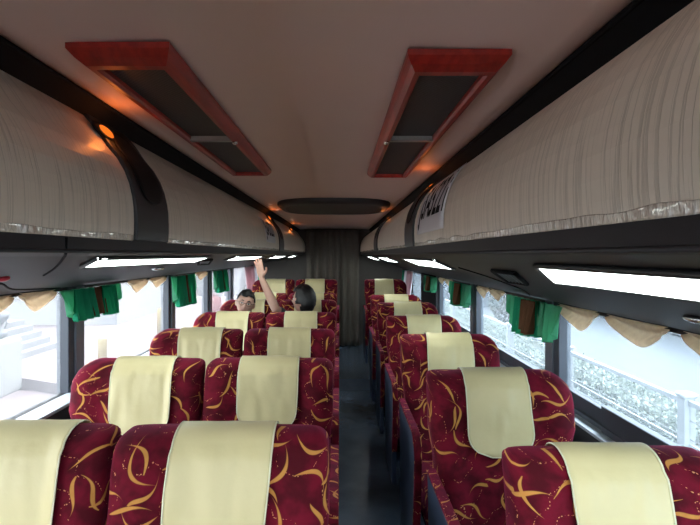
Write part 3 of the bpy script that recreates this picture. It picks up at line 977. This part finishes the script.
def person(name_label, base, head_c, yaw, tilt, arms, hair_fn, glasses=False, hk=1.10):
    bx, by, bz = base
    t = thing('person', name_label, 'person', base)
    # skeleton: pelvis, spine, neck, legs, arms
    hc = Vector(head_c)
    pel = Vector((bx, by, bz + .69)); 
    chest = Vector((bx + (hc.x - bx) * .55, by + (hc.y - by) * .5, hc.z - .33)); neck0 = hc + Vector((0, .02, -.165)); neck1 = hc + Vector((0, .012, -.06))
    mid = (pel + chest) / 2 + Vector((0, -.01, 0))
    inv = Vector(base)
    def build(g, clothing):
        bm = NB()
        w = [(pel + Vector((0, 0, -.10)), .13, .10), (pel, .165, .12), (mid, .15, .108), (chest, .165, .11), (chest + Vector((0, .01, .10)), .150, .095), (chest + Vector((0, .012, .14)), .09, .07)]
        torso(bm, [(c, a + g, b + g) for c, a, b in w])
        if not clothing:
            limb(bm, [chest + Vector((0, .012, .08)), neck0, neck1], [.062, .056, .054])
        for (sh, el, wr, hd, th, curl) in arms:
            sh, el, wr = Vector(sh), Vector(el), Vector(wr)
            ch = chest + Vector((math.copysign(.11, sh.x - chest.x), .01, .07))
            if clothing:
                limb(bm, [ch, sh, sh.lerp(el, .62)], [.062 + g, .055 + g, .048 + g])
                continue
            limb(bm, [ch, sh, sh.lerp(el, .5), el], [.062, .055, .046, .038])
            limb(bm, [el, el.lerp(wr, .3), wr], [.038, .040, .025])
            d = Vector(hd).normalized(); sd = Vector(th); sd = (sd - d * sd.dot(d)).normalized(); n = d.cross(sd).normalized()
            for off in (-.024, -.008, .008, .024):
                limb(bm, [wr, wr + d * .05 + sd * off, wr + d * .09 + sd * off * 1.08], [.020, .014, .0115], 10, 3)
            for pts, rr in finger_meshes(wr, d, sd, n, curl):
                limb(bm, pts, rr, 10, 3)
        return bm
    bm = build(0, False)
    for sx in (-1, 1):
        limb(bm, [pel + Vector((sx * .09, -.03, -.03)), pel + Vector((sx * .11, -.22, .0)), pel + Vector((sx * .12, -.42, .01))], [.095, .082, .06])
        limb(bm, [pel + Vector((sx * .12, -.42, .01)), pel + Vector((sx * .12, -.40, -.18)), pel + Vector((sx * .12, -.42, -.56))], [.058, .056, .036])
        limb(bm, [pel + Vector((sx * .12, -.41, -.58)), pel + Vector((sx * .125, -.56, -.605))], [.036, .028])
    hb, HM = head_bm(hc, yaw, tilt)
    merge(bm, hb)
    for v in bm.verts: v.co -= inv
    body = obj('body', fuse(bm, .0052), SKIN, t, True)
    bm = build(.013, True)
    for v in bm.verts: v.co -= inv
    obj('shirt', fuse(bm, .009), SHIRT, t, True)
    bm = NB()
    torso(bm, [(pel + Vector((0, 0, -.11)), .14, .11), (pel + Vector((0, 0, .01)), .182, .137), (pel + Vector((0, 0, .06)), .178, .133)])
    for sx in (-1, 1):
        limb(bm, [pel + Vector((sx * .09, -.03, -.03)), pel + Vector((sx * .11, -.22, .0)), pel + Vector((sx * .12, -.42, .01))], [.108, .094, .072])
        limb(bm, [pel + Vector((sx * .12, -.42, .01)), pel + Vector((sx * .12, -.40, -.18)), pel + Vector((sx * .12, -.42, -.50))], [.070, .068, .055])
    for v in bm.verts: v.co -= inv
    obj('trousers', fuse(bm, .009), TROUS, t, True)
    HM2 = Matrix.Translation(-inv) @ HM
    # hair cap
    bm = NB(); bmesh.ops.create_uvsphere(bm, u_segments=48, v_segments=32, radius=1)
    dele = []
    for v in bm.verts:
        x, y, z = v.co
        if not hair_fn(x, y, z): dele.append(v)
        k = hk + .05 * mn.noise((x * 5, y * 5, z * 5)) + .03 * mn.noise((x * 16, y * 16, z * 9))
        v.co = (x * .079 * k, y * .097 * k + .002, z * .116 * k + .002)
    bmesh.ops.delete(bm, geom=dele, context='VERTS')
    bmesh.ops.transform(bm, matrix=HM2, verts=bm.verts[:])
    solid(obj('hair', bm, HAIR, t, True), .014, -1)
    # eyes, brows, mouth
    for sx in (-1, 1):
        bm = NB(); add_ell(bm, (sx * .030, -.079, .008), (.0135, .009, .0075), None, 14, 10); bmesh.ops.transform(bm, matrix=HM2, verts=bm.verts[:])
        e = obj('eye', bm, simple('eye_white', (.7, .68, .64), .2), t, True)
        bm = NB(); add_ell(bm, (sx * .030, -.0865, .008), (.0062, .003, .0062), None, 12, 8); bmesh.ops.transform(bm, matrix=HM2, verts=bm.verts[:])
        obj('iris', bm, HAIR, e, True)
        bm = NB(); add_tube(bm, [HM2 @ Vector((sx * .014, -.091, .029)), HM2 @ Vector((sx * .030, -.090, .034)), HM2 @ Vector((sx * .046, -.080, .028))], [.003, .0045, .002], 8); obj('eyebrow', bm, HAIR, t, True)
    bm = NB(); add_tube(bm, [HM2 @ Vector((-.024, -.086, -.052)), HM2 @ Vector((0, -.099, -.054)), HM2 @ Vector((.024, -.086, -.052))], [.002, .0055, .002], 8); obj('lips', bm, simple('lip_tone', (.38, .14, .12), .45), t, True)
    if glasses:
        bm = NB()
        for sx in (-1, 1):
            add_tube(bm, [HM2 @ Vector((sx * .032 + .022 * math.cos(2 * PI * k / 20), -.098 + .006 * abs(math.cos(2 * PI * k / 20)), .006 + .017 * math.sin(2 * PI * k / 20))) for k in range(20)], .0012, 6, True)
            add_tube(bm, [HM2 @ Vector((sx * .054, -.092, .010)), HM2 @ Vector((sx * .078, -.03, .012)), HM2 @ Vector((sx * .080, .01, .008))], .0016, 6)
        add_tube(bm, [HM2 @ Vector((-.010, -.100, .010)), HM2 @ Vector((.010, -.100, .010))], .0018, 6)
        obj('spectacles', bm, GLOSSB, t, True)
    return t
h1 = (-.835, 4.66, 1.15)
person('person slumped in the left window seat facing forward, short black hair and glasses', (-.85, 4.70, -.02), h1, .15, .22,
       [((-1.02, 4.70, .86), (-1.03, 4.58, .64), (-.93, 4.38, .60), (.4, -.9, -.1), (.9, .3, .2), .2),
        ((-.66, 4.70, .86), (-.62, 4.56, .64), (-.74, 4.38, .60), (-.4, -.9, -.1), (-.9, .3, .2), .2)],
       lambda x, y, z: z > .52 + .05 * math.sin(x * 6) if y < -.35 else (z > -.30 if y > .1 else z > .10), True)
h2 = (-.325, 4.70, 1.18)
person('person in dark shirt with long black hair turned sideways, one arm raised to the rack', (-.32, 4.72, -.02), h2, -1.72, -.10,
       [((-.475, 4.70, .985), (-.555, 4.56, 1.115), (-.672, 4.55, 1.375), (-.16, -.12, 1), (.85, -.4, .15), .22),
        ((-.16, 4.74, .92), (-.13, 4.60, .70), (-.26, 4.36, .62), (-.6, -.8, -.1), (-.3, .3, .9), .2)],
       lambda x, y, z: (z > .50 if y < -.50 else (z > -1.0 if y > -.12 else z > -.35)), hk=1.2)

# ------------------------------------------------------------------ outside, left: paved forecourt, steps, white building
STREET = -1.1
PAVEM = ext('pink_grey_paving', (.44, .335, .375), .9, .06, 6)
ASPH = ext('blue_grey_asphalt', (.40, .43, .48), .9, .06, 4)
WHITEW = ext('white_render', (.82, .84, .86), .9, .03, 2)
STEPM = ext('grey_stone_steps', (.55, .57, .62), .9, .05, 6)
bm = NB(); add_box(bm, (-60, -30, STREET - .2), (60, 80, STREET)); g_ = struct('ground', bm, ASPH)
hl = lambda h: CAMZ - h
bm = NB(); add_box(bm, (-14, 2.0, STREET), (-2.9, 8.95, hl(2.30)), .02); struct('ground_pavement', bm, PAVEM)
bm = NB(); add_prism(bm, [(-14, 9.3), (-5.4, 9.03), (-4.4, 8.55), (-3.2, 9.4), (-3.2, 26), (-14, 26)], 'z', STREET, hl(2.12)); struct('ground_forecourt', bm, PAVEM)
bm = NB()
for k in range(5):
    add_box(bm, (-9.5, 10.6 - k * .0, hl(2.12)), (-6.45 - k * .2, 12.1, hl(2.0 - k * .13)))
st = obj('stone_steps', bm, STEPM); tag(st, 'short flight of grey stone steps outside the left window', 'steps')
bm = NB(); add_box(bm, (-9, 7.9, hl(2.31)), (-5.45, 9.05, hl(1.42)), .03)
lw = obj('low_wall', bm, WHITEW); tag(lw, 'low white wall beside the stone steps', 'wall')
# dark curved ornament on the low wall
t = thing('garden_ornament', 'dark grey curved ornament standing on the low white wall', 'ornament', (-5.64, 8.88, hl(1.42)))
GREYO = ext('dark_grey_stone', (.30, .33, .40), .7)
bm = NB(); add_tube(bm, [(-.36, 0, .02), (-.30, 0, .10), (-.20, 0, .2), (-.12, 0, .29), (-.03, 0, .39), (.03, 0, .43)], [.06, .09, .085, .08, .085, .05], 12)
obj('arched_neck', bm, GREYO, t, True)
bm = NB(); add_ell(bm, (-.20, 0, .09), (.24, .12, .10)); obj('base', bm, GREYO, t, True)
bm = NB(); add_tube(bm, [(.0, 0, .36), (.02, 0, .27), (-.02, 0, .18)], .015, 8); obj('stalk', bm, GREYO, t, True)
# building
t = thing('white_building', 'white rendered building across the forecourt on the left', 'building', (-12, 17, hl(2.12)))
bm = NB(); add_box(bm, (-14, -1, 0), (5.2, 3, 7)); obj('wall', bm, WHITEW, t)
bm = NB(); add_box(bm, (4.7, -1.06, 0), (5.25, -.96, 6.5), .01); obj('corner_pilaster', bm, ext('pale_blue_render', (.62, .66, .72), .9), t)
for k in range(3):
    bm = NB(); add_box(bm, (-9 + k * 4.2, -1.05, 2.6), (-7.2 + k * 4.2, -.98, 4.6), .01); w_ = obj('window', bm, ext('window_grey', (.35, .40, .46), .3), t)
    bm = NB(); add_box(bm, (-9.1 + k * 4.2, -1.10, 2.5), (-7.1 + k * 4.2, -.97, 2.6), .01); obj('sill', bm, STEPM, w_)
t = thing('pink_building', 'pale pinkish building farther along the left side', 'building', (-9, 27, hl(2.12)))
bm = NB(); add_box(bm, (-9, 0, 0), (4.3, 4, 8)); obj('wall', bm, ext('pale_pink_render', (.72, .68, .72), .9, .04, 1), t)
for k in range(4):
    bm = NB(); add_box(bm, (-7.5 + k * 2.9, -.05, 1.6), (-6.2 + k * 2.9, .02, 3.4)); obj('window', bm, ext('window_grey_far', (.45, .48, .54), .3), t)
def bollard(x, d, h0, h1, r, label, name='bollard', body=(.78, .55, .14), cap_=None):
    t = thing(name, label, 'bollard', (x, d, h0), 0, None)
    bm = NB(); add_tube(bm, [(0, 0, 0), (0, 0, (h1 - h0) * .92), (0, 0, h1 - h0)], [r, r, r * .7], 16); obj('post', bm, ext('bollard_paint', body, .5), t, True)
    bm = NB(); add_tube(bm, [(0, 0, 0), (0, 0, .05)], r * 1.5, 16); obj('foot', bm, STEPM, t, True)
    return t
bollard(-4.08, 9.05, hl(2.12), hl(1.40), .075, 'yellow bollard nearest the left window post')
bollard(-4.6, 13.5, hl(2.12), hl(1.36), .085, 'yellow bollard farther back across the forecourt')
t = bollard(-3.75, 16.0, hl(2.12), hl(1.25), .16, 'red post with white top seen through the third left window', 'marker_post', (.55, .03, .05))
bm = NB(); add_box(bm, (-.02, -.08, .86), (.22, .08, 1.25), .03); obj('white_top', bm, WHITEW, t)
bm = NB(); add_ell(bm, (0, 0, .9), (.10, .10, .09)); obj('red_knob', bm, ext('red_paint', (.5, .03, .05), .5), t, True)

# ------------------------------------------------------------------ outside, right: fence, hedge, wall
EXT = 0.15
FENX = 3.0
ft = thing('wire_fence', 'white post and wire fence outside the right windows', 'fence', (FENX, 6, STREET))
FW = ext('white_fence_paint', (1.7, 1.75, 1.8), .5)
zt = hl(1.26) - STREET
for k in range(8):
    y = 2.2 + k * 2.35 - 6
    bm = NB(); add_box(bm, (-.05, y - .05, 0), (.05, y + .05, zt + .03), .008); po = obj('post', bm, FW, ft)
    bm = NB(); add_box(bm, (-.065, y - .065, zt + .03), (.065, y + .065, zt + .07), .015); obj('cap', bm, FW, po)
bm = NB(); add_box(bm, (-.02, -5, zt - .03), (.02, 13, zt + .015), .006); obj('top_rail', bm, FW, ft)
bm = NB(); add_box(bm, (-.008, -5, zt - .37), (.008, 13, zt - .357), .003); obj('middle_rail', bm, FW, ft)
bm = NB()
for k in range(1, 8): add_tube(bm, [(0, -5, zt - .16 * k), (0, 13, zt - .16 * k)], .005, 5)
for k in range(180): add_tube(bm, [(0, -5 + k * .1, .1), (0, -5 + k * .1, zt)], .0028, 4)
wm = obj('wire_mesh', bm, ext('galvanised_wire', (.66, .68, .70), .5), ft)
# hedge
ht = thing('hedge', 'pale green leafy hedge running behind the white fence', 'hedge', (3.65, 6, STREET))
LEAF = ext('pale_green_leaf', (1.15, 1.35, 1.1), .7, .45, 30)
HZ = hl(1.62) - STREET
bm = NB()
def hf(u, v):
    y = -5 + 18 * u
    a = PI * v
    x = -.42 * math.copysign(abs(math.cos(a)) ** .5, math.cos(a)); z = HZ * .93 * abs(math.sin(a)) ** .45
    n = .07 * mn.noise((x * 4, y * 4, z * 4))
    return Vector((x + n, y, max(0, z + n)))
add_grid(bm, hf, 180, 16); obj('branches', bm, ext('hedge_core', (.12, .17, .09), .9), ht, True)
bm = NB(); rnd = random.Random(3)
for k in range(11000):
    u = rnd.random() ** 1.3; v = rnd.uniform(.02, .72)
    p = hf(u, v); s = rnd.uniform(.018, .04)
    c = Vector((p.x + rnd.gauss(-.02, .03), p.y + rnd.gauss(0, .03), p.z + abs(rnd.gauss(0, .04))))
    a = Vector((rnd.gauss(0, 1), rnd.gauss(0, 1), rnd.gauss(0, 1))).normalized(); b = a.cross(Vector((rnd.gauss(0, 1), rnd.gauss(0, 1), rnd.gauss(0, 1)))).normalized()
    bm.faces.new([bm.verts.new(c + a * s), bm.verts.new(c + b * s * .55), bm.verts.new(c - a * s), bm.verts.new(c - b * s * .55)])
fo = obj('foliage', bm, LEAF, ht, uv=False); fo['kind'] = 'stuff'
# grey wall and white louvred building beyond
t = thing('louvred_building', 'long pale building with white louvres across the road on the right', 'building', (11.2, 20, STREET))
bm = NB(); add_box(bm, (0, -26, 0), (4, 12, 6)); obj('wall', bm, ext('cool_grey_render', (.62, .67, .72), .9, .04, 1), t)
for k in range(6):
    bm = NB()
    for q in range(9): add_box(bm, (-.14, -18.3 + k * 4.8, .06 + q * .17), (-.02, -16.6 + k * 4.8, .16 + q * .17), .01)
    obj('louvre_panel', bm, WHITEW, t)
t = thing('grey_house', 'grey house with horizontal boards seen through the second right window', 'house', (4.6, 27, STREET))
bm = NB(); add_box(bm, (-2.2, 0, 0), (6, 5, 3.6)); obj('wall', bm, ext('house_grey', (.42, .45, .5), .9), t)
bm = NB()
for q in range(8): add_box(bm, (-1.8, -.08, 1.5 + q * .22), (2.5, -.01, 1.62 + q * .22), .01)
obj('board_cladding', bm, ext('board_grey', (.24, .27, .31), .8), t)
bm = NB(); add_prism(bm, [(-2.6, 3.6), (6.4, 3.6), (1.9, 5.6)], 'y', -.3, 5.3); obj('roof', bm, ext('roof_slate', (.3, .32, .36), .8), t)
t = thing('garden_shrub', 'pinkish green shrub behind the fence near the second right post', 'shrub', (5.6, 17, STREET))
bm = NB()
for k in range(1500):
    a = Vector((rnd.gauss(0, 1), rnd.gauss(0, 1), rnd.gauss(0, 1))).normalized()
    c = Vector((a.x * .8, a.y * .9, 1.45 + a.z * 1.0)) * rnd.uniform(.75, 1.0); s = rnd.uniform(.04, .09)
    if c.z < .2: continue
    p = Vector((rnd.gauss(0, 1), rnd.gauss(0, 1), rnd.gauss(0, 1))).normalized(); b = p.cross(a).normalized()
    bm.faces.new([bm.verts.new(c + p * s), bm.verts.new(c + b * s * .6), bm.verts.new(c - p * s), bm.verts.new(c - b * s * .6)])
f2 = obj('foliage', bm, ext('dusty_leaf', (.48, .45, .38), .8, .3, 20), t, uv=False); f2['kind'] = 'stuff'
bm = NB(); add_tube(bm, [(0, 0, 0), (.03, 0, .6), (0, .02, 1.2)], [.07, .05, .03], 8); obj('stem', bm, ext('bark', (.12, .09, .07), .9), t, True)

# ------------------------------------------------------------------ sky and view
w = bpy.data.worlds.new('sky'); scene.world = w; w.use_nodes = True
nt = w.node_tree; nt.nodes.clear()
bg = nt.nodes.new('ShaderNodeBackground'); wo = nt.nodes.new('ShaderNodeOutputWorld')
bg.inputs[0].default_value = (.90, .96, 1.0, 1); bg.inputs[1].default_value = 6.5
nt.links.new(bg.outputs[0], wo.inputs[0])
sl = bpy.data.lights.new('sun', 'SUN'); sl.energy = 6.0; sl.angle = math.radians(12); sl.color = (1, .97, .92)
so = bpy.data.objects.new('sun', sl); so.rotation_euler = (math.radians(-8), math.radians(20), 0); COL.objects.link(so)

vs = scene.view_settings
scene.display_settings.display_device = 'sRGB'
vs.view_transform = 'Standard'; vs.look = 'None'; vs.gamma = 1; vs.use_curve_mapping = False; vs.exposure = 0.66
scene.cycles.use_denoising = True
scene.cycles.max_bounces = 14; scene.cycles.diffuse_bounces = 8; scene.cycles.transparent_max_bounces = 16
scene.cycles.sample_clamp_indirect = 6
